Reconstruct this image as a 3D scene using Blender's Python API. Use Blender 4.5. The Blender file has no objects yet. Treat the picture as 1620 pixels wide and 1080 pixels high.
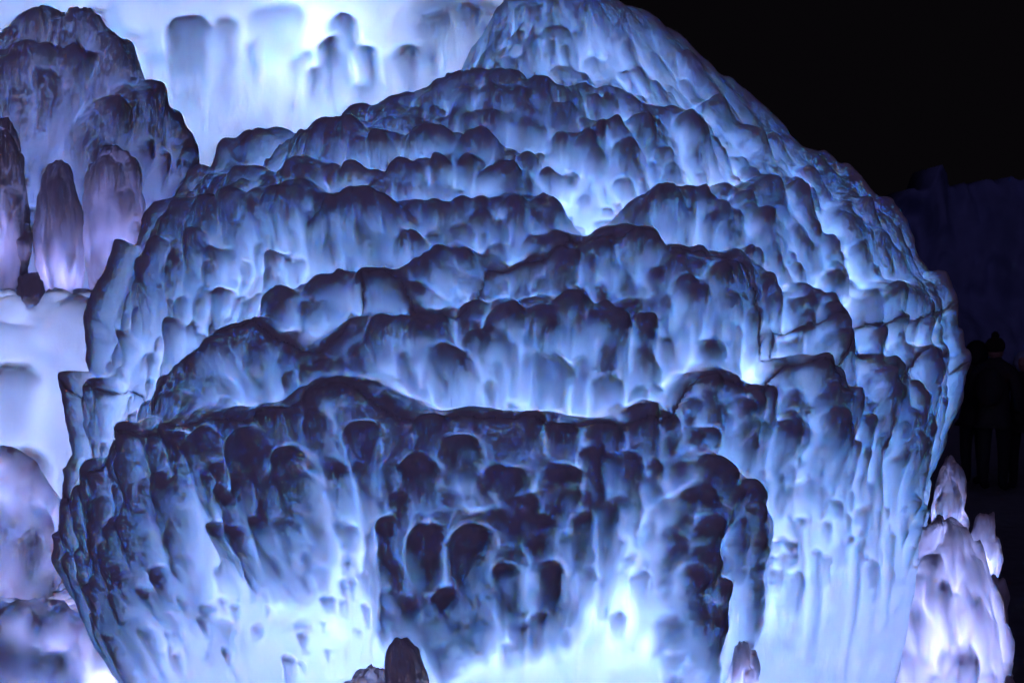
import bpy, bmesh, math, random
import numpy as np
from mathutils import Vector

# ---------------------------------------------------------------- camera, night sky, light
sc = bpy.context.scene
RAD = math.radians
FPX = 2250.0                      # focal length in photo pixels (photo is 1620 x 1080)
CAM = np.array([0.0, -5.05, 2.4])
PITCH = math.atan(97 / FPX)       # looking down a little: horizon at photo row 443
cam_data = bpy.data.cameras.new('camera')
cam = bpy.data.objects.new('camera', cam_data)
sc.collection.objects.link(cam)
cam.location = CAM.tolist()
cam.rotation_euler = (RAD(90) - PITCH, 0, 0)
cam_data.sensor_width = 36.0
cam_data.lens = 36.0 * FPX / 1620
cam_data.clip_end = 500
cam_data.dof.use_dof = True
cam_data.dof.focus_distance = 4.0
cam_data.dof.aperture_fstop = 10.0
sc.camera = cam

world = bpy.data.worlds.new('World')
sc.world = world
world.use_nodes = True
bg = world.node_tree.nodes['Background']
bg.inputs[0].default_value = (0.0021, 0.0017, 0.0024, 1)
bg.inputs[1].default_value = 1.0

sc.view_settings.view_transform = 'Standard'
sc.view_settings.look = 'None'
sc.view_settings.exposure = 0.0
sc.view_settings.gamma = 1.0
sc.cycles.use_denoising = True
sc.cycles.use_adaptive_sampling = True
sc.cycles.adaptive_threshold = 0.15
sc.cycles.adaptive_min_samples = 12
sc.cycles.max_bounces = 5
sc.cycles.diffuse_bounces = 2
sc.cycles.glossy_bounces = 2
sc.cycles.transmission_bounces = 2
sc.cycles.sample_clamp_indirect = 10.0

rng = np.random.default_rng(7)
random.seed(7)
C = sc.collection

# ---------------------------------------------------------------- helpers
def tag(o, label=None, cat=None, group=None, kind=None):
    if label: o['label'] = label
    if cat: o['category'] = cat
    if group: o['group'] = group
    if kind or label: o['kind'] = kind or 'thing'
    return o

def empty(name, loc, label=None, cat=None, group=None):
    o = bpy.data.objects.new(name, None)
    o.empty_display_size = .2
    o.location = [float(v) for v in loc]
    C.objects.link(o)
    return tag(o, label, cat, group)

def mesh_obj(name, V, F, mat, parent=None, smooth=True):
    """F: (n,4) or (n,3) index array, or a list of face tuples; V in world space"""
    V = np.asarray(V, dtype=np.float64)
    if parent is not None:
        p = parent
        while p is not None:
            V = V - np.array(p.location)
            p = p.parent
    me = bpy.data.meshes.new(name)
    if isinstance(F, np.ndarray):
        k = F.shape[1]
        me.vertices.add(len(V)); me.vertices.foreach_set('co', V.astype(np.float32).ravel())
        me.loops.add(F.size); me.loops.foreach_set('vertex_index', F.ravel().astype(np.int32))
        me.polygons.add(len(F))
        me.polygons.foreach_set('loop_start', np.arange(0, F.size, k, dtype=np.int32))
        me.update(calc_edges=True)
    else:
        me.from_pydata(V.tolist(), [], F)
    me.polygons.foreach_set('use_smooth', np.full(len(me.polygons), smooth))
    me.materials.append(mat)
    o = bpy.data.objects.new(name, me)
    C.objects.link(o)
    if parent is not None:
        o.parent = parent
    return o

def ray(x, y):
    """world direction of photo pixel (x, y)"""
    v = np.array([(x - 810) / FPX, 1.0, -(y - 540) / FPX])
    c, s = math.cos(-PITCH), math.sin(-PITCH)
    v = np.array([v[0], v[1] * c - v[2] * s, v[1] * s + v[2] * c])
    return v / np.linalg.norm(v)

def at(x, y, Y):
    """point at photo pixel (x, y) standing at depth plane Y"""
    d = ray(x, y)
    return CAM + d * ((Y - CAM[1]) / d[1])

def vnoise(x, y, seed):
    """smooth 2-D value noise, -1..1"""
    r = np.random.default_rng(seed)
    tab = r.uniform(-1, 1, (256, 256))
    xi = np.floor(x).astype(int); yi = np.floor(y).astype(int)
    fx = x - xi; fy = y - yi
    fx = fx * fx * fx * (fx * (fx * 6 - 15) + 10); fy = fy * fy * fy * (fy * (fy * 6 - 15) + 10)
    a = tab[xi & 255, yi & 255]; b = tab[(xi + 1) & 255, yi & 255]
    c = tab[xi & 255, (yi + 1) & 255]; d = tab[(xi + 1) & 255, (yi + 1) & 255]
    return (a * (1 - fx) + b * fx) * (1 - fy) + (c * (1 - fx) + d * fx) * fy

def smax(a, b, k):
    h = np.clip(.5 + .5 * (b - a) / k, 0, 1)
    return a * (1 - h) + b * h + k * h * (1 - h)

# ---------------------------------------------------------------- materials
def ice_material(name, albedo, radius, scale, bump=0.25, rough=.6):
    m = bpy.data.materials.new(name); m.use_nodes = True
    nt = m.node_tree; b = nt.nodes['Principled BSDF']
    b.inputs['Subsurface Weight'].default_value = 1
    b.inputs['Subsurface Radius'].default_value = radius
    b.inputs['Subsurface Scale'].default_value = scale
    b.inputs['Roughness'].default_value = rough
    b.inputs['IOR'].default_value = 1.31
    b.inputs['Specular IOR Level'].default_value = .1
    tc = nt.nodes.new('ShaderNodeNewGeometry')
    n = nt.nodes.new('ShaderNodeTexNoise'); n.inputs['Scale'].default_value = 5; n.inputs['Detail'].default_value = 5
    nt.links.new(tc.outputs['Position'], n.inputs['Vector'])
    mix = nt.nodes.new('ShaderNodeMix'); mix.data_type = 'RGBA'
    mix.inputs[6].default_value = (*[a * .97 for a in albedo], 1)
    mix.inputs[7].default_value = (*[min(a * 1.015, .995) for a in albedo], 1)
    nt.links.new(n.outputs['Fac'], mix.inputs[0])
    nt.links.new(mix.outputs[2], b.inputs['Base Color'])
    mp = nt.nodes.new('ShaderNodeMapping'); mp.inputs['Scale'].default_value = (1, 1, .35)
    nt.links.new(tc.outputs['Position'], mp.inputs['Vector'])
    n2 = nt.nodes.new('ShaderNodeTexNoise'); n2.inputs['Scale'].default_value = 70; n2.inputs['Detail'].default_value = 4
    nt.links.new(mp.outputs['Vector'], n2.inputs['Vector'])
    bp = nt.nodes.new('ShaderNodeBump'); bp.inputs['Strength'].default_value = bump; bp.inputs['Distance'].default_value = .006
    nt.links.new(n2.outputs['Fac'], bp.inputs['Height'])
    nt.links.new(bp.outputs['Normal'], b.inputs['Normal'])
    return m

ICE = ice_material('clear_blue_ice', (.965, .982, .994), (.8, .9, 1.0), .045)
ICE_FINE = ice_material('cloudy_blue_ice', (.965, .982, .994), (.8, .9, 1.0), .0185)
ICE_KNOB = ICE

def plain(name, col, rough=.8, bump=0, bscale=30):
    m = bpy.data.materials.new(name); m.use_nodes = True
    nt = m.node_tree; b = nt.nodes['Principled BSDF']
    b.inputs['Roughness'].default_value = rough
    n = nt.nodes.new('ShaderNodeTexNoise'); n.inputs['Scale'].default_value = bscale; n.inputs['Detail'].default_value = 6
    tc = nt.nodes.new('ShaderNodeNewGeometry'); nt.links.new(tc.outputs['Position'], n.inputs['Vector'])
    mix = nt.nodes.new('ShaderNodeMix'); mix.data_type = 'RGBA'
    mix.inputs[6].default_value = (*[c * .7 for c in col], 1); mix.inputs[7].default_value = (*[min(1, c * 1.2) for c in col], 1)
    nt.links.new(n.outputs['Fac'], mix.inputs[0]); nt.links.new(mix.outputs[2], b.inputs['Base Color'])
    if bump:
        bp = nt.nodes.new('ShaderNodeBump'); bp.inputs['Strength'].default_value = bump; bp.inputs['Distance'].default_value = .03
        nt.links.new(n.outputs['Fac'], bp.inputs['Height']); nt.links.new(bp.outputs['Normal'], b.inputs['Normal'])
    return m

SNOW = plain('trodden_night_snow', (.22, .24, .29), .9, .8, 6)

def lamp(name, p, watts, col, r=.12):
    l = bpy.data.lights.new(name, 'POINT'); l.energy = watts; l.color = col; l.shadow_soft_size = r
    o = bpy.data.objects.new(name, l); o.location = [float(v) for v in p]; C.objects.link(o)
    return o

# weak violet fill sun, added from the camera side to lift the dark ice
sun = bpy.data.lights.new('fill_sun', 'SUN'); sun.energy = .17; sun.color = (.47, .35, 1.0); sun.angle = RAD(60)
sun_o = bpy.data.objects.new('fill_sun', sun); sun_o.rotation_euler = (RAD(72), 0, RAD(-12)); C.objects.link(sun_o)

# ---------------------------------------------------------------- ice mounds: hollow shells of ice, lit by lamps frozen inside
class Mound:
    def __init__(s, center, radii, N, front=(0, -1, .25), reach=176, dense=.55, wall=.05, lift=.35, seed=1, follow=.73, follow2=.35, taper=0.0, lean=0.0):
        s.follow = follow; s.follow2 = follow2; s.taper = taper; s.lean = lean; s.grain = .3; s.most = .10; s.groove = .08
        s.c = np.array(center, float); s.r = np.array(radii, float); s.N = N; s.wall = wall; s.lift = lift
        f = np.array(front, float); f /= np.linalg.norm(f)
        e = np.cross(f, [0, 0, 1]); e /= np.linalg.norm(e); u = np.cross(e, f)
        s.f, s.e, s.u = f, e, u                       # e points to image right when front faces the camera
        q = np.linspace(-1, 1, N); S, T = np.meshgrid(q, q)
        p = np.hypot(S, T) + 1e-9
        s.A = RAD(reach); s.dense = dense
        rho = s.A * (dense * p + (1 - dense) * p ** 3)
        s.D = np.sin(rho)[..., None] * ((S / p)[..., None] * e + (T / p)[..., None] * u) + np.cos(rho)[..., None] * f
        s.mask = p < 1
        s.el = np.arcsin(np.clip(s.D[..., 2], -1, 1)); s.az = np.arctan2(s.D[..., 0], -s.D[..., 1])
        s.Rm = float(np.mean(s.r))
        # organic warp of the layout coordinates
        w = .010 / s.Rm
        k = s.Rm
        s.elw = s.el + w * vnoise(s.az * 9 * k + 50, s.el * 9 * k + 50, seed) + .3 * w * vnoise(s.az * 25 * k + 50, s.el * 20 * k + 50, seed + 1)
        s.azw = s.az + (w * vnoise(s.az * 9 * k + 90, s.el * 9 * k + 50, seed + 2) + .3 * w * vnoise(s.az * 25 * k + 90, s.el * 20 * k + 50, seed + 3))
        s.L = [np.zeros((N, N)) for _ in range(4)]
        s.lab = np.zeros((N, N), int); s.names = ['ice_flank']
        s.thin = np.zeros((N, N)); s.push = np.zeros((N, N)); s.seed = seed
        s.knobs = []

    def hit(s, x, y, off=0.0):
        """unit direction (in mound space) where the pixel's ray meets the mound grown by off"""
        o = (CAM - s.c) / (s.r + off); d = ray(x, y) / (s.r + off)
        a = d @ d; b = 2 * o @ d; c = o @ o - 1
        disc = b * b - 4 * a * c
        t = (-b - math.sqrt(disc)) / (2 * a) if disc > 0 else -b / (2 * a)
        v = o + d * t
        return v / np.linalg.norm(v)

    def foot(s, x, y, h):
        d = s.hit(x, y, h * .8)
        X = d * (s.r + h * .8)
        X[2] -= s.lift * math.cos(math.asin(np.clip(d[2], -1, 1))) * h * .8
        v = X / s.r
        return v / np.linalg.norm(v)

    def win(s, d, ang):
        cr = math.acos(np.clip(d @ s.f, -1, 1))
        se, su = d @ s.e, d @ s.u
        n = math.hypot(se, su) + 1e-9
        def inv(r):                                  # rho -> p
            lo, hi = 0., 1.
            for _ in range(30):
                m = (lo + hi) / 2
                if s.A * (s.dense * m + (1 - s.dense) * m ** 3) < r: lo = m
                else: hi = m
            return lo
        p = inv(min(cr, s.A)); x, y = se / n * p, su / n * p
        g = ang / (s.A * s.dense) * max(1.0, cr / max(math.sin(cr), .25))
        N = s.N
        i0 = max(0, int((y - g + 1) / 2 * (N - 1))); i1 = min(N, int((y + g + 1) / 2 * (N - 1)) + 2)
        j0 = max(0, int((x - g + 1) / 2 * (N - 1))); j1 = min(N, int((x + g + 1) / 2 * (N - 1)) + 2)
        return slice(i0, i1), slice(j0, j1)

    def stamp(s, d0, w, L, h, lev, k, lab=None, p=.8, rr=.9):
        """arched lump: rounded top at d0, half width w, running down the slope for L (metres)"""
        a0 = math.atan2(d0[0], -d0[1]); e0 = math.asin(np.clip(d0[2], -1, 1))
        sl = s.win(d0, (max(w, L) + .06) / s.r.min())
        el = s.elw[sl]; D = s.D[sl]
        if e0 < RAD(58):
            da = (s.azw[sl] - a0 + math.pi) % (2 * math.pi) - math.pi
            dx = da * np.cos(s.el[sl]) * s.r[0]
        else:
            ev = np.array([math.cos(a0), math.sin(a0), 0]); dx = ((D - d0) @ ev) * s.r[0]
        dy = (e0 - el) * s.r[2]
        yy = dy - w
        wid = w * (1 - .35 * np.clip(dy / L, 0, 1))
        d = np.where(yy < 0, w - (abs(dx) ** 2.6 + abs(yy) ** 2.6) ** (1 / 2.6), wid - abs(dx))
        r = min(w * rr, L * .45)
        t = np.clip(d / r, 0, 1)
        rise = np.sqrt(np.clip(1 - (1 - t) ** 2, 0, 1)) * (t > 0)
        tt = np.clip(dy / L, 0, 1)
        val = h * rise * ((1 - tt) ** p if p < 1 else 1 - tt ** p) * ((D @ d0) > 0)
        H = s.L[lev]
        if lab is not None:
            m = (val > H[sl]) & (val > .008)
            s.lab[sl][m] = lab
        H[sl] = np.where(val > 1e-5, smax(H[sl], val, k), H[sl]) if k else np.maximum(H[sl], val)

    def size(s, x, y, w, L, d0, h):
        # pixel sizes to metres on the mound
        P = s.c + d0 * (s.r + h); dist = np.linalg.norm(P - CAM)
        wm = w * dist / FPX
        d1 = s.hit(x, y + L, h * .3)
        Lm = math.acos(np.clip(d0 @ d1, -1, 1)) * s.Rm
        return wm, max(Lm, L * dist / FPX)

    def rim(s, pts, w, L, h, k=.035, lev=0, p=2.4, knobs=1.0):
        lab = None
        P = np.array(pts, float)
        seg = np.hypot(*np.diff(P, axis=0).T); cum = np.r_[0, np.cumsum(seg)]
        n = max(2, int(cum[-1] / (w * .3)) + 1)
        base = s.L[lev]; s.L[lev] = np.zeros_like(base)
        ph = rng.uniform(0, 6.28, 4)
        for q in np.linspace(0, cum[-1], n):
            x = np.interp(q, cum, P[:, 0]); y = np.interp(q, cum, P[:, 1])
            # ends of a ledge are lower than its middle; the crest wanders a little
            e = .4 + .6 * max(0, math.sin(math.pi * min(1, max(0, q / cum[-1])))) ** .55
            e *= 1 + .07 * math.sin(q / 45 + ph[0]) + .03 * math.sin(q / 21 + ph[1])
            hh = h * e; d0 = s.foot(x, y - 6, hh)
            wm, Lm = s.size(x, y - 6, w * 1.25, L + 6, d0, hh)
            s.stamp(d0, wm * (1 + .2 * math.sin(q / 33 + ph[2])), Lm * (.9 + .2 * math.sin(q / 38 + ph[3])), hh, lev, 0, None, p, 1.2)
        new = s.L[lev]
        s.L[lev] = np.where(new > 1e-5, smax(base, new, k), base)

        # low cobbles on the shelf, rows of knobs on the curtain below it
        big = 1.2 if np.mean(P[:, 1]) < 560 else 1.0
        for f, wk, hk, dens, ratio in ((.10, 1.3, .3, .7, 1.7), (.26, 1.2, .4, .8, 1.9), (.40, 1.0, .8, .85, 2.2), (.54, .9, 1.3, .9, 2.6), (.66, .85, 1.4, .95, 2.8), (.78, .8, 1.4, .95, 2.8), (.90, .7, 1.3, .8, 2.8)):
            q = rng.uniform(0, 20)
            while q < cum[-1]:
                ww = min(w * .95, 6 + 19 * rng.random() ** 1.3) * wk * big
                if rng.random() < dens * knobs:
                    s.lump(np.interp(q, cum, P[:, 0]) + rng.uniform(-5, 5), np.interp(q, cum, P[:, 1]) + L * (f + rng.uniform(-.1, .1)), ww, min(ww * ratio * rng.uniform(.75, 1.5), L * .7), ww * .001 * hk * rng.uniform(.7, 1.25), lev=2 if f > .45 else 3, k=.008)
                q += ww * rng.uniform(1.1, 2.1)

    def lump(s, x, y, w, L, h=None, k=.010, lev=1, p=.7):
        """one knob melted into the ledge"""
        wm0 = w * 4.0 / FPX
        h = (wm0 * 1.05 if h is None else h * 1.05)
        d0 = s.foot(x, y, h)
        wm, Lm = s.size(x, y, w, L, d0, h)
        s.stamp(d0, wm, Lm, h, lev, k, None, p, .9)

    def thinner(s, x, y, r, amt):
        d0 = s.hit(x, y); P = s.c + d0 * s.r
        rm = r * np.linalg.norm(P - CAM) / FPX
        ang = np.arccos(np.clip(s.D @ d0, -1, 1)) * s.Rm
        s.thin += amt * np.exp(-(ang / rm) ** 2)

    def swell(s, x, y, r, amt):
        """pushes the whole wall out (or in) round a spot, metres"""
        d0 = s.hit(x, y); P = s.c + d0 * s.r
        rm = r * np.linalg.norm(P - CAM) / FPX
        ang = np.arccos(np.clip(s.D @ d0, -1, 1)) * s.Rm
        s.push += amt * np.exp(-(ang / rm) ** 2)

    def scatter(s, n, w0, w1, hk=.8, elr=(-70, 80), azr=100, lev=1, keep=None, lr=(2.2, 5)):
        for _ in range(n):
            a = RAD(rng.uniform(-azr, azr)); e = RAD(rng.uniform(*elr))
            d = np.array([math.sin(a) * math.cos(e), -math.cos(a) * math.cos(e), math.sin(e)])
            if keep is not None and not keep(a, e): continue
            w = w0 + (w1 - w0) * rng.random() ** 1.7
            s.stamp(d, w, w * rng.uniform(*lr), w * hk * rng.uniform(.6, 1.1), lev, .006)

    def surface(s):
        k = s.Rm
        for _ in range(2):
            for ax in (0, 1):
                s.L[0] = sum(np.roll(s.L[0], j, ax) for j in range(-2, 3)) / 5
        for l in (1, 2):
            for ax in (0, 1):
                s.L[l] = sum(np.roll(s.L[l], j, ax) for j in range(-1, 2)) / 3
        H = s.L[0] + s.L[1] * (.75 + .25 * np.clip(s.L[0] / .05, 0, 1)) + s.L[2] + s.L[3]
        cover = np.clip(s.grain + H / .06, 0, max(1, s.grain))
        H = H + cover * (.006 * vnoise(s.az * 16 * k + 40, s.el * 16 * k + 40, s.seed + 11)
                         + .0022 * vnoise(s.az * 40 * k + 40, s.el * 30 * k + 40, s.seed + 12)
                         + .0009 * vnoise(s.az * 110 * k + 40, s.el * 9 * k + 40, s.seed + 13)
                         + .0008 * vnoise(s.az * 160 * k + 40, s.el * 90 * k + 40, s.seed + 14))
        upv = np.cos(s.el)[..., None] * np.array([0, 0, 1.0])
        dirv = s.D + s.lift * upv
        U = s.L[0] + 1.1 * s.L[1] + 1.2 * s.L[2]
        P = s.c + s.D * (s.r + s.push[..., None]) + s.D * H[..., None] + s.lift * upv * U[..., None]
        # the hollow inside follows the big ledges, and the knobs a little
        def soft(A, n):
            for _ in range(3):
                for ax in (0, 1):
                    A = sum(np.roll(A, j, ax) for j in range(-n, n + 1)) / (2 * n + 1)
            return A
        I = np.minimum(soft(s.L[0], 3), s.L[0] + .003) * s.follow + np.minimum(soft(s.L[1] + s.L[2], 2), s.L[1] + s.L[2] + .0015) * s.follow2
        X = H - I - s.thin                             # ice beyond the thinnest wall, never thicker than light can pass
        X = np.where(X > 0, s.most * (1 - np.exp(-X / s.most)), X)
        # ice thins from inside towards a joint, so that light still reaches the outer skin there
        W = np.zeros_like(H)
        for ax in (0, 1):
            ch = np.roll(s.lab, 1, ax) != s.lab
            W[ch | np.roll(ch, -1, ax)] = 1
        for i in range(4):
            for ax in (0, 1):
                for sh in (1, -1): W = np.maximum(W, np.roll(W, sh, ax) - .2)
        X = X - (X + s.wall) * s.groove * W
        Q = s.c + s.D * (s.r - s.wall + s.push[..., None]) + s.D * (H - X)[..., None] + s.lift * upv * (U * np.clip((H - X) / np.maximum(H, 1e-4), -1, 1))[..., None]
        if s.taper or s.lean:                          # narrower and shifted towards the top
            for A in (P, Q):
                t = (A[..., 2] - s.c[2]) / s.r[2]
                f = np.clip(1 - s.taper * t, .2, 1.4)[..., None]
                A[..., :2] = s.c[:2] + (A[..., :2] - s.c[:2]) * f
                A[..., 0] += s.lean * t
        return P, Q

    def cell(s, d):
        cr = math.acos(np.clip(d @ s.f, -1, 1)); se, su = d @ s.e, d @ s.u; n = math.hypot(se, su) + 1e-9
        lo, hi = 0., 1.
        for _ in range(30):
            m = (lo + hi) / 2
            if s.A * (s.dense * m + (1 - s.dense) * m ** 3) < cr: lo = m
            else: hi = m
        return int(round((su / n * lo + 1) / 2 * (s.N - 1))), int(round((se / n * lo + 1) / 2 * (s.N - 1)))

    def tier_line(s, pts, h=.10):
        """a joint that runs round the mound along the thick dark crest of a row of ledges"""
        A = []
        for x, y in pts:
            d = s.foot(x, y, h); A.append((math.atan2(d[0], -d[1]), math.asin(d[2])))
        A.sort(); A = np.array(A)
        az = np.linspace(A[0, 0], A[-1, 0], 240); el = np.interp(az, A[:, 0], A[:, 1])
        off = np.linspace(-.07, .05, 25); best = []
        for a_, e_ in zip(az, el):
            v = [s.L[0][s.cell(np.array([math.sin(a_) * math.cos(e_ + o), -math.cos(a_) * math.cos(e_ + o), math.sin(e_ + o)]))] - .25 * abs(o) for o in off]
            best.append(e_ + off[int(np.argmax(v))])
        best = np.convolve(np.pad(best, 2, 'edge'), np.ones(5) / 5, 'valid')
        return np.interp(s.az, az, best)

    def build(s, parent, mat, split=True):
        P, Q = s.surface(); N = s.N
        P = P.reshape(-1, 3); Q = Q.reshape(-1, 3)
        ii = np.arange(N * N).reshape(N, N)
        quads = np.stack([ii[:-1, :-1], ii[:-1, 1:], ii[1:, 1:], ii[1:, :-1]], -1).reshape(-1, 4)
        mk = s.mask.ravel()
        quads = quads[mk[quads].all(1)]
        lab = s.lab.ravel()[quads[:, 0]]
        out = {}
        todo = np.unique(lab) if split else [None]
        for L in todo:
            q = quads if L is None else quads[lab == L]
            if len(q) < 60: continue
            vid, inv = np.unique(q, return_inverse=True)
            q = inv.reshape(-1, 4); n = len(vid)
            e = np.concatenate([q[:, [0, 1]], q[:, [1, 2]], q[:, [2, 3]], q[:, [3, 0]]])
            ky = np.sort(e, 1); ky = ky[:, 0] * 10 ** 7 + ky[:, 1]
            _, inv2, cnt = np.unique(ky, return_inverse=True, return_counts=True)
            be = e[cnt[inv2] == 1]
            side = np.stack([be[:, 1], be[:, 0], be[:, 0] + n, be[:, 1] + n], -1)
            F = np.concatenate([q, q[:, ::-1] + n, side])
            VP = P[vid].copy(); VQ = Q[vid].copy()
            if L is not None:                          # hairline joint between neighbouring pieces
                cen = VP[q].mean(1); acc = np.zeros((n, 3)); cn = np.zeros(n)
                for j in range(4):
                    np.add.at(acc, q[:, j], cen); np.add.at(cn, q[:, j], 1)
                bv = np.unique(be); dv = acc[bv] / cn[bv][:, None] - VP[bv]
                dv /= np.linalg.norm(dv, axis=1)[:, None] + 1e-9
                VP[bv] += dv * .0005; VQ[bv] += dv * .0005
            nm = 'ice_shell' if L is None else 'ice_tier'
            out[L] = mesh_obj(nm, np.concatenate([VP, VQ]), F, mat, parent)
        return out

# unit sphere shared as template for fingers
def ico(sub):
    bm = bmesh.new(); bmesh.ops.create_icosphere(bm, subdivisions=sub, radius=1)
    V = np.array([v.co[:] for v in bm.verts]); F = np.array([[v.index for v in f.verts] for f in bm.faces]); bm.free()
    return V, F
ICO4 = ico(5); ICO3 = ico(4)

def finger(name, tip, tail, w, w2, mat, parent, seed, flat=1.0, lumpy=.18, tpl=None, view=None):
    """tapering, lumpy finger of ice from tail (radius w2) to its rounded tip (radius w)"""
    V, F = tpl or ICO3
    tip = np.array(tip); tail = np.array(tail)
    ax = tip - tail; Ln = np.linalg.norm(ax); ax = ax / Ln
    t1 = np.cross(ax, [0.3, 1, .1]); t1 /= np.linalg.norm(t1); t2 = np.cross(ax, t1)
    z = V[:, 2]; rad = np.hypot(V[:, 0], V[:, 1]) + 1e-9
    # z in -1..1 -> distance along the axis; stretched middle, round ends
    mid = np.clip(z / .8, -1, 1) * .5 + .5
    wr = w2 + (w - w2) * mid
    capz = np.where(z > .8, (z - .8) / .2, np.where(z < -.8, (z + .8) / .2, 0))
    prof = np.where(abs(z) < .8, 1, np.sqrt(np.clip(1 - capz ** 2, 0, 1)))
    along = mid * (Ln - w) + np.where(capz > 0, capz * w, capz * w2 * .6)
    th = np.arctan2(V[:, 1], V[:, 0])
    r = np.random.default_rng(seed)
    bump = np.zeros(len(V))
    for i in range(7):
        ka = r.integers(0, 4); kz = r.uniform(2, 9) ; bump += r.uniform(.4, 1) * np.sin(ka * th + kz * along / Ln * 2.2 + r.uniform(0, 6.28)) / 4
    rr = wr * prof * (1 + lumpy * bump)
    bend = w * .5 * r.uniform(-1, 1) * np.sin(mid * math.pi)
    pts = tail + ax * along[:, None] + t1 * (rr * np.cos(th) + bend)[:, None] + t2 * (rr * np.sin(th) * flat)[:, None]
    pts = pts + ax * (lumpy * .5 * w * bump * prof)[:, None]
    return mesh_obj(name, pts, F, mat, parent)

# ================================================================ ground and far setting
def ground():
    n = 90
    xs = np.linspace(-1, 1, n); xs = np.sign(xs) * (abs(xs) ** 2) * 150
    X, Y = np.meshgrid(xs, xs + 10)
    Z = .03 * vnoise(X * 1.3 + 300, Y * 1.3 + 300, 3) + .02 * vnoise(X * 4 + 300, Y * 4 + 300, 4)
    ii = np.arange(n * n).reshape(n, n)
    F = np.stack([ii[:-1, :-1], ii[:-1, 1:], ii[1:, 1:], ii[1:, :-1]], -1).reshape(-1, 4)
    o = mesh_obj('ground', np.stack([X, Y, Z - .03], -1).reshape(-1, 3), F, SNOW)
    tag(o, kind='structure')
ground()

# ================================================================ the great ice mound
MC = at(820, 790, 0.0)
M = Mound(MC, (1.46, 1.46, 1.50), 800, dense=.45, wall=.0125, seed=21, follow=.74, follow2=.5)
M.most = .042
root = empty('ice_mound', (MC[0], MC[1], 0), 'huge blue glowing ice mound with dark knobbly ledges filling the picture', 'ice mound')

R_ = M.rim
# upper crest to lower skirt: rim line of each ledge, half width of its lumps, length of its curtain, height
R_([(860, 12), (940, 20), (1010, 55), (1090, 110), (1160, 165), (1230, 225), (1290, 265)], 30, 45, 0.040)
R_([(738, 108), (760, 75), (800, 48), (850, 40), (900, 44), (950, 58), (1010, 78), (1070, 105), (1130, 140)], 28, 75, 0.080)
R_([(800, 82), (850, 80), (885, 88), (908, 105)], 24, 55, 0.056)
R_([(980, 122), (1000, 113), (1030, 115), (1070, 136), (1130, 160), (1165, 185)], 22, 75, 0.064)
R_([(345, 225), (370, 190), (400, 172), (440, 160), (500, 151), (560, 160), (620, 158), (680, 132), (740, 122), (800, 127), (865, 147), (945, 150), (992, 172), (1060, 192), (1095, 220)], 34, 95, 0.096)
R_([(610, 182), (672, 179), (745, 194), (800, 183), (850, 180), (885, 192), (930, 210), (976, 220), (1030, 220)], 26, 70, 0.056)
R_([(490, 252), (505, 230), (535, 216), (570, 209), (610, 214), (660, 226), (734, 228), (789, 236), (825, 252), (850, 280)], 26, 75, 0.080)
R_([(248, 325), (280, 288), (330, 282), (400, 268), (478, 261), (530, 270), (600, 272), (641, 276), (700, 262), (763, 264), (800, 280), (840, 290)], 30, 80, 0.088)
R_([(188, 440), (203, 388), (238, 345), (300, 318), (390, 302), (490, 296), (560, 316), (620, 316), (706, 327), (745, 326), (790, 312), (840, 312), (880, 335), (898, 365)], 36, 120, 0.112)
R_([(980, 350), (1005, 318), (1040, 301), (1085, 301), (1120, 316), (1145, 345)], 34, 105, 0.112)
R_([(1125, 310), (1150, 290), (1190, 285), (1225, 300), (1250, 335)], 28, 130, 0.080)
R_([(1165, 228), (1210, 232), (1255, 252), (1295, 280), (1318, 310)], 26, 80, 0.064)
R_([(1300, 350), (1312, 330), (1340, 345), (1358, 370)], 24, 100, 0.064)
R_([(1330, 316), (1360, 325), (1385, 350), (1393, 375)], 22, 80, 0.048)
R_([(225, 400), (260, 392), (300, 396), (335, 388), (355, 400)], 30, 110, 0.072)
R_([(155, 520), (165, 480), (190, 450), (225, 440)], 30, 140, 0.080)
R_([(432, 500), (465, 462), (510, 436), (555, 427), (610, 433), (650, 434), (685, 412), (720, 396), (750, 408), (775, 425)], 30, 95, 0.104)
R_([(760, 428), (800, 420), (865, 407), (905, 370), (940, 358), (985, 368), (1040, 386), (1100, 386), (1150, 400), (1195, 430), (1215, 455)], 36, 150, 0.120)
R_([(905, 470), (940, 446), (1000, 438), (1060, 442), (1105, 462), (1125, 500)], 28, 140, 0.072)
R_([(535, 530), (562, 510), (605, 497), (665, 489), (725, 484), (770, 478), (840, 482), (905, 472), (955, 486), (1000, 490), (1028, 530)], 36, 130, 0.112)
R_([(240, 635), (275, 585), (320, 545), (365, 508), (415, 497), (450, 520), (490, 530), (545, 530), (600, 535)], 36, 130, 0.112)
R_([(1345, 500), (1362, 465), (1395, 447), (1430, 452), (1468, 485)], 30, 120, 0.088)
R_([(1408, 440), (1440, 417), (1478, 432), (1503, 455), (1515, 490)], 24, 120, 0.064)
R_([(1210, 600), (1226, 570), (1256, 552), (1290, 570), (1312, 600), (1325, 640)], 32, 140, 0.104, p=3.5)
R_([(1235, 470), (1262, 450), (1285, 470), (1310, 500), (1325, 540)], 26, 120, 0.080)
R_([(1328, 585), (1345, 558), (1385, 562), (1412, 585), (1440, 640)], 26, 190, 0.080, p=4)
R_([(1412, 570), (1425, 547), (1465, 550), (1492, 575)], 26, 180, 0.072, p=4)
R_([(1062, 640), (1078, 600), (1106, 577), (1135, 573), (1168, 590), (1200, 610)], 34, 150, 0.112, p=3)
R_([(110, 640), (125, 605), (150, 590), (175, 610)], 28, 160, 0.088)
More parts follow.
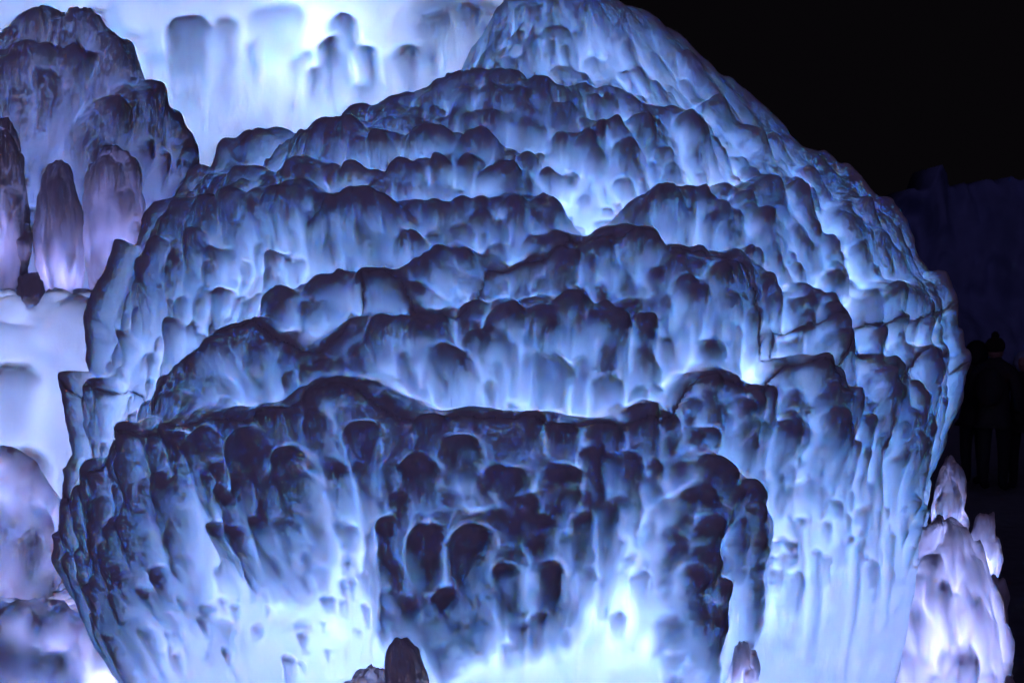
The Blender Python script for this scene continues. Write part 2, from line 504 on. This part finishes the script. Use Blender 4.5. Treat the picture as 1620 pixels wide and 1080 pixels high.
R_([(205, 690), (228, 656), (290, 643), (400, 633), (480, 612), (530, 583), (575, 582), (625, 608), (690, 631), (750, 634), (810, 630), (870, 634), (930, 648), (985, 650), (1012, 628), (1040, 632), (1062, 660)], 42, 270, 0.160, p=3.2)
R_([(130, 800), (145, 745), (180, 705), (205, 690)], 34, 250, 0.112, p=4)
R_([(90, 800), (100, 755), (125, 720)], 24, 220, 0.072, p=4)
R_([(1068, 765), (1078, 725), (1106, 708), (1142, 722), (1180, 760), (1195, 800)], 36, 190, 0.150, p=4)
R_([(618, 790), (632, 745), (668, 692), (710, 690), (765, 706), (830, 692), (880, 700)], 40, 170, 0.090, p=4)
R_([(735, 790), (765, 757), (810, 747), (870, 744), (925, 730), (965, 765)], 34, 150, 0.064, p=4)
R_([(610, 870), (640, 850), (690, 808), (735, 797), (785, 802), (835, 788), (885, 820)], 38, 190, 0.160, p=5)
R_([(410, 720), (440, 706), (490, 712), (530, 742)], 28, 150, 0.056)
R_([(1040, 830), (1060, 805), (1100, 800), (1130, 830)], 30, 200, .09, p=5)
R_([(690, 960), (715, 925), (760, 910), (800, 895), (835, 920)], 26, 120, .09, p=5)
R_([(845, 920), (870, 890), (895, 915)], 22, 110, .08, p=5)
R_([(1065, 940), (1085, 890), (1120, 890), (1135, 930)], 24, 150, .09, p=5)
R_([(100, 850), (150, 805), (220, 790), (300, 805)], 30, 240, .09, p=4)
# knobs that have melted into the ledges
for a in [
    # top
    (820, 18, 12, 30), (870, 112, 22, 32), (895, 110, 16, 34), (985, 140, 20, 34), (1020, 131, 12, 45), (1060, 145, 22, 45), (1110, 168, 36, 70, .06),
    (965, 112, 10, 34), (450, 190, 40, 55, .04), (560, 225, 50, 50, .04), (600, 245, 45, 40, .04), (690, 240, 40, 40, .04), (760, 250, 38, 35, .035),
    (960, 215, 30, 40), (1075, 212, 32, 75, .05), (1000, 212, 20, 55), (900, 228, 38, 60, .045), (862, 250, 20, 30), (940, 258, 16, 40), (985, 250, 18, 45),
    (1058, 272, 16, 35), (985, 283, 20, 42), (960, 322, 12, 28), (950, 340, 14, 20), (880, 270, 26, 50, .05),
    (310, 245, 18, 32), (295, 265, 14, 30), (325, 262, 10, 20), (470, 236, 9, 24), (450, 240, 8, 24), (365, 215, 22, 60),
    # second band
    (545, 292, 9, 16), (578, 296, 22, 24), (650, 289, 20, 34), (706, 290, 14, 34), (742, 290, 16, 38), (780, 290, 26, 40), (670, 305, 14, 22), (805, 285, 24, 55, .045),
    (840, 270, 18, 40), (850, 350, 18, 42), (820, 350, 22, 60), (870, 330, 22, 70),
    # third band
    (485, 340, 36, 50, .04), (475, 365, 17, 60), (490, 352, 15, 40), (520, 382, 15, 26), (440, 392, 26, 70, .05), (555, 370, 22, 60), (600, 350, 55, 60, .05),
    (515, 404, 14, 30), (535, 410, 20, 26), (605, 388, 14, 25), (592, 405, 13, 28), (690, 375, 10, 20), (752, 382, 9, 28), (660, 395, 28, 35), (425, 462, 14, 40), (415, 480, 12, 40),
    (285, 398, 32, 85, .05), (340, 390, 24, 90), (350, 405, 25, 80, .045), (315, 438, 11, 30), (275, 446, 7, 20), (395, 406, 6, 16), (375, 465, 14, 40), (405, 463, 12, 40),
    (230, 410, 28, 80, .05), (200, 460, 22, 90), (160, 500, 18, 80), (172, 550, 14, 50), (205, 527, 24, 80), (275, 497, 32, 80, .06), (240, 552, 18, 60), (258, 565, 16, 50), (305, 510, 16, 50),
    # fourth
    (460, 475, 32, 65, .05), (565, 465, 11, 35), (615, 452, 32, 65, .045), (510, 490, 8, 12), (680, 442, 20, 40), (720, 425, 36, 50, .04), (640, 440, 28, 70, .035),
    (630, 525, 40, 70, .05), (690, 528, 40, 70, .05), (765, 550, 22, 60, .045), (800, 520, 30, 70), (720, 568, 44, 75, .06), (690, 578, 20, 45), (655, 604, 11, 26), (645, 582, 16, 30),
    (775, 614, 15, 26), (805, 570, 14, 50), (790, 594, 11, 40), (845, 550, 26, 70), (870, 568, 36, 75, .055), (955, 570, 20, 65), (965, 608, 22, 55), (1030, 618, 13, 30), (885, 622, 11, 26), (945, 615, 14, 50),
    (910, 500, 60, 70, .05), (960, 525, 30, 70), (860, 520, 30, 70), (1010, 520, 24, 100), (1020, 470, 10, 32), (1075, 470, 26, 60), (1125, 450, 34, 60, .045), (1140, 470, 14, 60), (1190, 440, 12, 70), (1085, 430, 12, 20),
    (860, 400, 36, 40, .03), (960, 395, 40, 40, .03), (1005, 415, 30, 40, .035), (930, 430, 40, 40, .03), (1030, 345, 36, 45, .04), (1085, 347, 9, 28), (1120, 358, 15, 45), (1113, 372, 14, 30), (1075, 362, 8, 18), (1150, 365, 10, 30),
    (1190, 350, 26, 80, .05), (1200, 375, 18, 40), (1155, 335, 14, 26), (1185, 400, 24, 60), (1215, 410, 16, 50),
    # right flank
    (1216, 276, 13, 35), (1248, 289, 20, 45), (1266, 276, 9, 30), (1297, 294, 18, 48), (1240, 320, 22, 90), (1160, 325, 20, 60), (1296, 384, 24, 80), (1303, 362, 13, 40), (1369, 400, 10, 65), (1330, 405, 10, 60),
    (1305, 430, 23, 75, .05), (1334, 455, 9, 40), (1350, 443, 11, 50), (1255, 425, 18, 60), (1232, 425, 14, 50), (1389, 345, 9, 50), (1355, 306, 8, 30), (1385, 312, 26, 60), (1425, 340, 20, 70),
    (1210, 484, 12, 60), (1250, 486, 26, 90, .05), (1295, 488, 22, 60), (1290, 505, 36, 90, .05), (1305, 530, 13, 60), (1330, 535, 10, 50), (1380, 475, 26, 60), (1425, 472, 20, 60), (1398, 508, 30, 60, .045), (1363, 533, 20, 45), (1365, 440, 16, 40), (1490, 470, 10, 40), (1465, 440, 20, 70), (1512, 500, 9, 40), (1480, 540, 15, 55), (1475, 528, 6, 30),
    (1435, 560, 30, 120), (1485, 575, 22, 100), (1440, 582, 18, 60), (1380, 580, 26, 70), (1345, 585, 14, 70), (1345, 613, 13, 60), (1372, 600, 26, 140, .05), (1420, 618, 16, 130), (1290, 600, 22, 90), (1265, 590, 26, 90), (1280, 625, 20, 80), (1325, 630, 16, 60), (1330, 655, 13, 70),
    (1150, 660, 18, 60), (1095, 620, 16, 60), (1130, 622, 9, 30), (1165, 625, 16, 80), (1190, 620, 18, 90), (1100, 688, 28, 60), (1157, 680, 20, 70), (1225, 668, 14, 80), (1245, 660, 12, 80), (1195, 670, 10, 60), (1075, 655, 16, 70),
    (1040, 670, 18, 80), (1010, 700, 14, 60), (1000, 660, 24, 90, .05),
    # front
    (540, 690, 20, 55), (475, 680, 24, 50), (505, 685, 18, 40), (595, 694, 28, 90, .055), (592, 755, 18, 70), (550, 745, 20, 80), (540, 725, 10, 40),
    (680, 745, 30, 80, .05), (840, 683, 22, 60), (885, 700, 24, 60), (950, 698, 30, 90, .055), (1015, 747, 14, 60), (985, 740, 20, 80), (930, 735, 24, 110, .05), (880, 760, 30, 90), (800, 760, 40, 90, .05), (700, 690, 30, 60), (740, 720, 34, 60), (1045, 755, 10, 40),
    (290, 762, 36, 130, .06), (390, 786, 22, 70), (320, 700, 30, 90), (250, 690, 26, 100), (360, 700, 40, 110, .045), (440, 712, 44, 120, .045), (240, 742, 26, 90), (310, 690, 24, 60), (345, 715, 20, 60), (500, 740, 30, 110), (180, 720, 26, 100), (195, 760, 20, 90), (220, 700, 16, 70), (160, 770, 20, 90), (350, 800, 16, 45),
    (120, 610, 14, 80), (150, 595, 24, 110, .05), (190, 580, 18, 90), (112, 680, 10, 60), (135, 700, 14, 90), (100, 740, 12, 80), (95, 800, 10, 60), (165, 700, 16, 90), (110, 835, 10, 60),
    (1100, 745, 34, 90, .05), (1160, 770, 30, 110, .05), (1130, 790, 20, 90), (1080, 790, 18, 80),
    (720, 932, 22, 80, .06), (805, 897, 20, 100, .07), (868, 895, 22, 100, .06), (780, 920, 18, 80), (475, 835, 12, 55), (550, 828, 17, 65), (440, 833, 12, 55), (515, 822, 11, 45), (275, 897, 17, 90), (325, 950, 15, 75), (910, 828, 17, 80, .05), (955, 818, 20, 80), (992, 800, 14, 60), (990, 882, 10, 55), (1018, 820, 9, 60), (925, 880, 12, 50),
    (395, 838, 25, 95), (350, 828, 28, 100), (300, 800, 24, 100), (240, 830, 18, 110), (200, 800, 18, 120), (140, 800, 24, 110, .05), (110, 850, 14, 140, .04), (150, 880, 16, 120), (210, 870, 16, 110), (225, 830, 16, 90), (180, 930, 14, 90), (250, 930, 14, 70), (650, 800, 20, 80), (640, 900, 18, 70), (660, 945, 20, 50), (590, 850, 10, 50), (620, 885, 10, 50), (500, 880, 8, 30), (545, 920, 8, 20), (455, 890, 8, 30), (435, 935, 7, 22), (490, 905, 9, 30),
    (1100, 832, 30, 110, .07), (1050, 796, 26, 90, .05), (1105, 880, 26, 100, .06), (1080, 900, 20, 90, .05), (1130, 920, 20, 80, .05), (1175, 840, 16, 90), (1190, 870, 10, 70), (1180, 925, 10, 70), (1040, 850, 16, 80), (1150, 840, 18, 90), (1100, 960, 26, 80, .05), (1125, 985, 20, 70),
    (1240, 672, 40, 130, .06), (1290, 668, 30, 140, .05), (1310, 700, 14, 100), (1215, 700, 12, 80), (1235, 745, 14, 60), (1280, 740, 10, 70), (1315, 790, 9, 40), (1360, 660, 22, 150, .05), (1390, 680, 18, 150, .05), (1345, 700, 16, 100), (1410, 720, 14, 90), (1450, 680, 14, 110), (1445, 720, 10, 80), (1470, 640, 14, 140), (1504, 628, 13, 130, .04), (1490, 600, 14, 120), (1440, 790, 9, 50), (1380, 760, 16, 80), (1420, 840, 10, 50), (1370, 800, 18, 60), (1460, 740, 8, 60),
    *[(x + 9 * math.sin(x * 1.7), 815 + 60 * math.sin(x * 2.3), 9 + 7 * abs(math.sin(x * 3.1)), 110 + 80 * abs(math.sin(x * 1.3)), .008 + .012 * abs(math.sin(x * .9))) for x in range(1212, 1452, 23)],
    (620, 830, 20, 110, .06), (755, 848, 34, 130, .07), (690, 850, 30, 100), (830, 800, 24, 80), (850, 830, 22, 90),
]:
    M.lump(*a)
M.scatter(1100, .018, .042, .6, lev=2, lr=(1.6, 3), keep=lambda a, e: e > RAD(-3) + .08 * math.sin(3 * a))
M.scatter(2600, .009, .026, .75, lev=3, lr=(1.8, 4), keep=lambda a, e: e > RAD(-5) + .08 * math.sin(3 * a))
M.scatter(260, .02, .06, .5, lev=2, elr=(25, 88), azr=120)
M.scatter(250, .014, .045, .7, lev=2, keep=lambda a, e: e > RAD(-6) + .08 * math.sin(3 * a))
R_([(800, 20), (850, 8), (900, 15), (960, 40), (1020, 75)], 26, 60, .05)
R_([(960, 62), (1040, 100), (1120, 150), (1200, 215)], 24, 60, .05)
R_([(1240, 245), (1310, 290), (1380, 335), (1430, 375)], 24, 70, .05)
for t in [(930, 135, 50, 0.0054), (1120, 275, 70, 0.0054), (900, 320, 60, 0.0054), (1330, 520, 60, 0.0054), (1200, 590, 60, 0.0054), (1050, 620, 40, 0.0054), (500, 980, 150, 0.0054), (1000, 960, 120, 0.0054), (760, 1040, 200, 0.0040), (1250, 900, 120, 0.0040), (1430, 380, 60, 0.0040)]:
    M.thinner(*t)
for t in [(200, 880, 120, -0.009), (750, 890, 110, -0.016), (1110, 870, 75, -0.016), (300, 790, 120, -0.0027), (520, 700, 200, -0.0036), (900, 690, 120, -0.0027), (1270, 710, 80, -0.0090), (1400, 690, 90, -0.0099), (1450, 740, 60, -0.0067), (1480, 640, 60, -0.0045)]:
    M.thinner(*t)
for a in [(580, 90, 170, -.20), (680, 50, 90, -.07), (1490, 440, 200, .06), (910, 10, 170, .15), (790, 20, 90, .09), (1560, 820, 150, -.10)]:
    M.swell(*a)
# joints between the tiers run along the thick crests
T1 = M.tier_line([(60, 800), (100, 760), (130, 725), (205, 682), (228, 656), (290, 643), (400, 633), (480, 612), (530, 583), (575, 582), (625, 608), (690, 631), (750, 634), (810, 630), (870, 634), (930, 648), (985, 650), (1012, 628), (1040, 632), (1062, 640), (1078, 600), (1106, 577), (1135, 573), (1168, 590), (1200, 606), (1226, 570), (1256, 552), (1290, 570), (1320, 590), (1345, 558), (1385, 562), (1412, 575), (1425, 547), (1465, 550), (1492, 572), (1560, 600)])
T2 = M.tier_line([(80, 640), (120, 600), (150, 588), (185, 600), (240, 632), (275, 585), (320, 545), (365, 508), (415, 497), (450, 518), (490, 528), (535, 528), (562, 510), (605, 497), (665, 489), (725, 484), (762, 430), (800, 420), (865, 407), (905, 370), (940, 358), (985, 368), (1040, 386), (1100, 386), (1150, 400), (1195, 430), (1215, 458), (1232, 560), (1260, 700)])
T2 = np.maximum(T2, T1)
for T in (T1, T2):
    M.lab += (M.el > T).astype(int)
M.build(root, ICE_FINE)

BL = (.155, .41, 1.0); VI = (.50, .50, 1.0); PU = (.42, .43, 1.0)
lamp('mound_lamp', MC + np.array([0, -.2, .1]), 114, BL, .25)
lamp('mound_lamp', MC + np.array([-.1, -.75, -.75]), 75, (.50, .50, 1.0), .15)
lamp('mound_lamp', MC + np.array([.75, -.2, .45]), 40, BL, .15)
lamp('mound_lamp', MC + np.array([.85, -.5, -.6]), 44, (.56, .50, 1.0), .15)
lamp('mound_lamp', MC + np.array([-.8, -.4, -.5]), 28, (.55, .48, 1.0), .15)

# ================================================================ smaller bodies of ice round the mound, each hollow with its own lamp
def small(name, label, cat, px, py, wpx, hpx, Y, N, watts, col, lamps=None, group=None, wall=.03, dep=1.0, seed=1, follow=.75, lumps=(), rims=(), sc_n=60, front=(0, -1, .15), lw=(.012, .035), lrad=.05, thin=(), taper=0.0, lean=0.0, grain=.5, dense=.45, lift=.15):
    c = at(px, py, Y); k = (Y - CAM[1]) / FPX
    m = Mound(c, (wpx * k, wpx * k * dep, hpx * k), N, front=front, dense=dense, wall=wall, lift=lift, seed=seed, follow=follow, taper=taper, lean=lean * wpx * k)
    m.grain = grain
    m.push += .11 * wpx * k * min(dep, 1) * (vnoise(m.az * 1.7 + 20, m.el * 2.3 + 20, seed + 5) + .5 * vnoise(m.az * 4.3 + 20, m.el * 5.1 + 20, seed + 6))
    for r in rims: m.rim(*r)
    for l in lumps: m.lump(*l)
    m.scatter(sc_n, lw[0], lw[1], .75, elr=(-60, 75), lev=2)
    for t in thin: m.thinner(*t)
    o = empty(name, (c[0], c[1], max(0, c[2] - hpx * k)), label, cat, group)
    m.build(o, ICE, split=False)
    for (dx, dy, dz) in (lamps or [(0, 0, -.45)]):
        lamp(name + '_lamp', c + np.array([dx * wpx * k, dy * wpx * k * dep, dz * hpx * k]), watts, col, lrad)
    return m

# glowing wall of ice behind, upper left
small('ice_wall', 'bright hazy ice wall with pale spires behind the mound at upper left', 'ice wall', 400, 470, 645, 780, 2.4, 320, 80, (.44, .54, 1.0),
      lamps=[(-.3, -.4, .35), (.2, -.4, .45), (-.55, -.4, -.05), (-.5, -.4, -.45)], dense=.3, lift=.35, dep=.4, wall=.045, seed=31, sc_n=0,
      rims=[([(30, 5), (60, 0), (110, -5), (160, 0)], 40, 60, 0.065), ([(665, 20), (690, -15), (730, -10), (765, 25)], 30, 90, 0.090)],
      lumps=[(290, -30, 40, 190, 0.096), (345, 60, 26, 90, 0.025), (440, -40, 50, 110, 0.065), (528, 18, 17, 120, 0.108), (552, -20, 22, 110, 0.096), (590, 42, 15, 90, 0.090),
             (657, 42, 18, 90, 0.108), (503, 80, 14, 70, 0.075), (487, 52, 9, 40, 0.051), (712, 55, 7, 40, 0.051), (575, 120, 10, 40, 0.046), (596, 116, 9, 40, 0.051), (612, 118, 6, 30, 0.036),
             (690, 35, 10, 30, 0.036), (205, 20, 40, 60, 0.036), (235, 60, 26, 60, 0.036), (620, 80, 16, 50, 0.036), (130, 20, 40, 60, 0.036), (470, 70, 10, 60, .04), (545, 60, 14, 80, .06), (632, 92, 8, 40, .04), (677, 78, 9, 50, .04), (350, -10, 24, 120, .05), (400, 30, 16, 80, .04), (515, 125, 9, 40, .03)])
# dome at the upper left
small('ice_dome', 'rounded lilac ice dome with drooping lobes in the upper left corner', 'ice dome', 110, 430, 160, 385, 1.15, 220, 12, (.29, .37, 1.0),
      lamps=[(.3, -.1, .1), (-.4, -.2, -.1)], wall=.04, seed=41, follow=.75, sc_n=160, lw=(.02, .06), lrad=.1,
      rims=[([(-20, 80), (30, 45), (90, 24), (150, 28), (185, 55)], 34, 60, .08), ([(-20, 100), (60, 55), (150, 62), (220, 78), (255, 110)], 34, 90, .10),
            ([(145, 205), (160, 160), (200, 132), (250, 138), (290, 175), (300, 230)], 28, 150, .10)],
      lumps=[(75, 105, 20, 90, .05), (145, 115, 9, 40), (180, 105, 20, 60), (30, 140, 12, 50), (225, 132, 30, 80), (270, 150, 24, 110, .05), (165, 160, 18, 60), (185, 197, 10, 40), (295, 212, 9, 40), (245, 252, 10, 40), (120, 80, 26, 60)])
for (nm, lb, px, py, w, h, Y, wt, sd) in [
        ('ice_column', 'tall dark violet ice column with rounded head at upper left', 94, 395, 36, 140, .64, .9, 51),
        ('ice_column', 'broad violet ice column beside the tallest one, squared head', 182, 365, 50, 132, .68, 1.4, 52),
        ('ice_column', 'dark ice column cut by the left edge of the picture', 2, 340, 42, 150, .64, 1, 53),
        ('ice_column', 'short stubby crumbling ice column low on the left', 54, 478, 22, 45, .62, .45, 54),
        ('ice_column', 'slender leaning ice column at the far left below the cut one', 34, 385, 13, 48, .64, .3, 55)]:
    small(nm, lb, 'ice column', px, py, w, h, Y, 80, wt, (.40, .38, 1.0), lamps=[(0, 0, -.25)], group='violet ice columns on the left', wall=.022, seed=sd, sc_n=55, lw=(.015, .04),
          lumps=[(px + w * .35, py - h * .55, w * .6, h * .7, .02), (px - w * .4, py - h * .3, w * .5, h * .6, .02), (px, py - h * .9, w * .8, h * .5, .025)], lrad=.03)
# lower left
small('ice_bank', 'smooth overexposed white ice bank at the left edge under the columns', 'ice bank', 60, 905, 400, 450, .60, 200, 15, (.42, .50, 1.0), dep=.4, lamps=[(-.1, -.2, .55), (0, -.2, .1), (0, -.2, -.3)], grain=.15, wall=.03, seed=60, sc_n=40, lw=(.03, .10), lrad=.1)
small('ice_hummock', 'misty lilac ice hummock at the left edge above the lowest one', 'ice hummock', -60, 885, 165, 175, -.1, 110, 9, PU, lamps=[(.4, -.2, -.4), (.4, -.2, .3)], wall=.035, seed=61, sc_n=60, lw=(.015, .045), lrad=.06, rims=[([(-40, 720), (0, 712), (30, 740), (60, 780)], 26, 140, .05), ([(-30, 800), (20, 790), (60, 830)], 26, 110, .05)])
small('ice_hummock', 'dark topped lilac ice hummock in the lower left corner', 'ice hummock', 50, 1105, 165, 160, -.3, 130, 32, PU, lamps=[(.5, -.3, -.1)], wall=.04, seed=62, sc_n=60, lrad=.08,
      rims=[([(-30, 960), (30, 940), (80, 945), (120, 965)], 40, 120, .12), ([(-30, 1030), (20, 1020), (70, 1030), (100, 1060)], 30, 60, .10)])
# front
small('ice_stalagmite', 'small dark rounded ice stub at the bottom edge, leaning left', 'ice stalagmite', 645, 1078, 34, 70, -1.58, 90, .34, VI, lamps=[(.1, 0, -.6)], wall=.03, seed=71, lean=-.35, sc_n=0, lw=(.008, .02), lrad=.02)
small('ice_stalagmite', 'low hazy ice stub at the bottom edge left of the leaning one', 'ice stalagmite', 588, 1112, 50, 56, -1.53, 90, .25, VI, lamps=[(.1, 0, -.2)], wall=.03, seed=72, sc_n=5, lw=(.008, .02), lrad=.02)
# lower right skirt and knobs
small('ice_heap', 'knobbly lavender ice heap in the lower right corner beside the dark ground', 'ice heap', 1490, 1130, 100, 310, -.72, 170, 2.6, PU, lamps=[(0, -.2, .45), (0, -.2, -.05), (.2, -.2, .2)], wall=.025, seed=89, sc_n=120, lw=(.015, .05), lrad=.05, taper=.1,
      lumps=[(1505, 905, 40, 110, .042), (1520, 1010, 34, 70, .042), (1465, 960, 26, 90, .030), (1490, 1050, 34, 60, .030), (1560, 1050, 26, 50, .030), (1470, 870, 20, 90, .024), (1530, 930, 26, 80, .030), (1420, 930, 26, 90, .03), (1400, 1010, 30, 80, .03), (1450, 1020, 26, 70, .03), (1440, 870, 18, 90, .025), (1560, 960, 24, 80, .03)])
for (lb, px, py, w, h, Y, wt, sd) in [
        ('slim lilac ice stub against the dark, above the thumb shaped one', 1500, 805, 24, 85, -.5, 0.6, 91),
        ('thumb shaped pale ice stub standing up against the dark at right', 1552, 885, 25, 72, -.6, 0.8, 92),
        ('rightmost bumpy lilac ice stub, bulging over the dark ground', 1566, 1000, 30, 92, -.7, .9, 94),
        ('smallest ice stub at the foot of the rightmost bumpy one', 1576, 1072, 20, 22, -.8, 0.24, 96),
        ('smooth pointed ice stub at the bottom edge right of the dark column', 1172, 1085, 27, 75, -1.32, 1.0, 98)]:
    small('ice_stalagmite', lb, 'ice stalagmite', px, py, w, h, Y, 80, wt, PU, lamps=[(-.25, 0, -.15)], lean=.3 if sd == 92 else .08, taper=.2, group='lilac ice stubs at lower right', wall=.022, seed=sd, sc_n=10, lw=(.02, .05), lrad=.03)

# ================================================================ far ice wall and visitors in the dark
def far_wall():
    n, m = 160, 70
    u = np.linspace(0, 1, n); v = np.linspace(0, 1, m); U, Vv = np.meshgrid(u, v)
    X = 6 + 12 * U; topz = 4.2 + .6 * vnoise(U * 14 + 9, U * 0 + 3, 5) + .4 * vnoise(U * 40 + 9, U * 0 + 3, 6) - 1.2 * np.clip((.12 - U) / .12, 0, 1)
    Z = -.1 + Vv * (topz + .1)
    Yf = 20 + .5 * vnoise(X * 1.2 + 30, Z * .9 + 30, 8) + .25 * vnoise(X * 3.5 + 30, Z * 2 + 30, 9) + .1 * vnoise(X * 9 + 30, Z * 4 + 30, 10) + 1.2 * Vv ** 3
    F = np.stack([X, Yf, Z], -1).reshape(-1, 3); Bk = np.stack([X, Yf * 0 + 22.5, Z], -1).reshape(-1, 3)
    ii = np.arange(n * m).reshape(m, n)
    q = np.stack([ii[:-1, :-1], ii[:-1, 1:], ii[1:, 1:], ii[1:, :-1]], -1).reshape(-1, 4)
    e = np.concatenate([np.stack([ii[-1, :-1], ii[-1, 1:]], -1), np.stack([ii[1:, 0], ii[:-1, 0]], -1)[:, ::-1][:, ::-1], np.stack([ii[1:, -1], ii[:-1, -1]], -1)])
    side = np.stack([e[:, 0], e[:, 1], e[:, 1] + n * m, e[:, 0] + n * m], -1)
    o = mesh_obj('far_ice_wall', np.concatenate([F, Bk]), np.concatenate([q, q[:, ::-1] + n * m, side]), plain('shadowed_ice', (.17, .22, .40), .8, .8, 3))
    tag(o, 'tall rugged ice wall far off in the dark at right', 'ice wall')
far_wall()

COAT = [plain('black_coat', (.012, .012, .014), .8), plain('charcoal_coat', (.02, .02, .024), .8), plain('dark_brown_coat', (.02, .015, .014), .8)]
TROUSER = plain('dark_trousers', (.010, .010, .014), .9)
WOOL = plain('dark_wool', (.03, .022, .016), .95, .6, 200)
PALE = plain('pale_fleece', (.35, .42, .6), .95, .6, 200)
SKIN = plain('cold_skin', (.35, .2, .15), .6)

def skinned(name, nodes, edges, mat, parent, root_i=0, sub=2):
    me = bpy.data.meshes.new(name)
    me.from_pydata([n[:3] for n in nodes], edges, [])
    o = bpy.data.objects.new(name, me); C.objects.link(o); o.parent = parent
    md = o.modifiers.new('skin', 'SKIN'); md.use_smooth_shade = True
    for i, n in enumerate(nodes):
        sv = me.skin_vertices[0].data[i]
        sv.radius = (n[3], n[4] if len(n) > 4 else n[3]); sv.use_root = (i == root_i)
    s = o.modifiers.new('sub', 'SUBSURF'); s.levels = sub; s.render_levels = sub
    me.materials.append(mat)
    return o

def blob(name, c, r, mat, parent, squash=(1, 1, 1), noise=0.0, seed=1):
    V, F = ico(4)
    rr = np.random.default_rng(seed)
    d = 1 + noise * sum(np.sin(V @ rr.normal(0, 4, 3) + rr.uniform(0, 6)) for _ in range(5)) / 3
    W = V * np.array(squash) * r * d[:, None] + np.array(c)
    me = bpy.data.meshes.new(name); me.from_pydata(W.tolist(), [], F.tolist())
    me.polygons.foreach_set('use_smooth', np.ones(len(me.polygons), bool)); me.materials.append(mat)
    o = bpy.data.objects.new(name, me); C.objects.link(o); o.parent = parent
    return o

def person(px, Y, h, rz, label, coat, hat, hatmat, bag=False):
    p = at(px, 700, Y)
    o = empty('person', (p[0], Y, 0), label, 'person', 'visitors in the dark')
    o.rotation_euler = (0, 0, rz)
    k = h / 1.75
    # coat with arms (nodes: x, y, z, radius) facing +y locally
    N = [(0, 0, .92, .19, .15), (0, 0, 1.12, .18, .14), (0, 0, 1.32, .20, .14), (0, .0, 1.44, .14, .11), (0, .01, 1.53, .07), (0, .02, 1.60, .075),
         (.20, 0, 1.40, .085), (.27, .0, 1.15, .075), (.25, .10, .93, .06), (-.20, 0, 1.40, .085), (-.28, .02, 1.15, .075), (-.22, .16, .97, .06),
         (0, 0, .78, .20, .155)]
    N = [tuple(v * k for v in n) for n in N]
    body = skinned('coat', N, [(0, 1), (1, 2), (2, 3), (3, 4), (4, 5), (3, 6), (6, 7), (7, 8), (3, 9), (9, 10), (10, 11), (0, 12)], coat, o)
    for s in (-1, 1):
        L = [(s * .10, 0, .86, .105), (s * .11, .02, .50, .075), (s * .11, -.01, .10, .055), (s * .11, .13, .045, .05)]
        skinned('leg', [tuple(v * k for v in n) for n in L], [(0, 1), (1, 2), (2, 3)], TROUSER, o)
        hx = .25 if s > 0 else -.22; hy = .10 if s > 0 else .16; hz = .93 if s > 0 else .97
        G = [(hx, hy, hz, .045), (hx, hy + .03, hz - .07, .045), (hx, hy + .05, hz - .15, .032), (hx - s * .04, hy + .06, hz - .09, .018), (hx - s * .05, hy + .08, hz - .12, .015)]
        skinned('glove', [tuple(v * k for v in n) for n in G], [(0, 1), (1, 2), (1, 3), (3, 4)], WOOL, o)
    head = blob('head', (0, .02 * k, 1.635 * k), .108 * k, SKIN, o, (.82, .95, 1.12))
    blob('nose', (0, .125 * k, 1.62 * k), .018 * k, SKIN, head)
    if hat == 'beanie':
        b = blob('hat', (0, .005 * k, 1.69 * k), .122 * k, hatmat, o, (.9, .98, .85))
        blob('pompom', (0, 0, 1.81 * k), .045 * k, hatmat, b, noise=.12)
    else:
        blob('hood', (0, -.03 * k, 1.64 * k), .15 * k, hatmat, o, (.92, .95, 1.08), .03)
    if bag:
        blob('backpack', (0, -.2 * k, 1.22 * k), .2 * k, COAT[1], o, (.8, .55, 1.1), .03)
    return o

person(1541, 11.4, 1.66, RAD(20), 'hooded person in a dark coat standing nearest the glowing mound', COAT[0], 'hood', COAT[0])
person(1572, 11.0, 1.72, RAD(-35), 'person in a dark coat and bobble hat between the two hooded ones', COAT[1], 'beanie', WOOL, True)
person(1618, 11.2, 1.55, RAD(150), 'person at the right edge of the picture in a pale trimmed hood', COAT[2], 'hood', PALE)
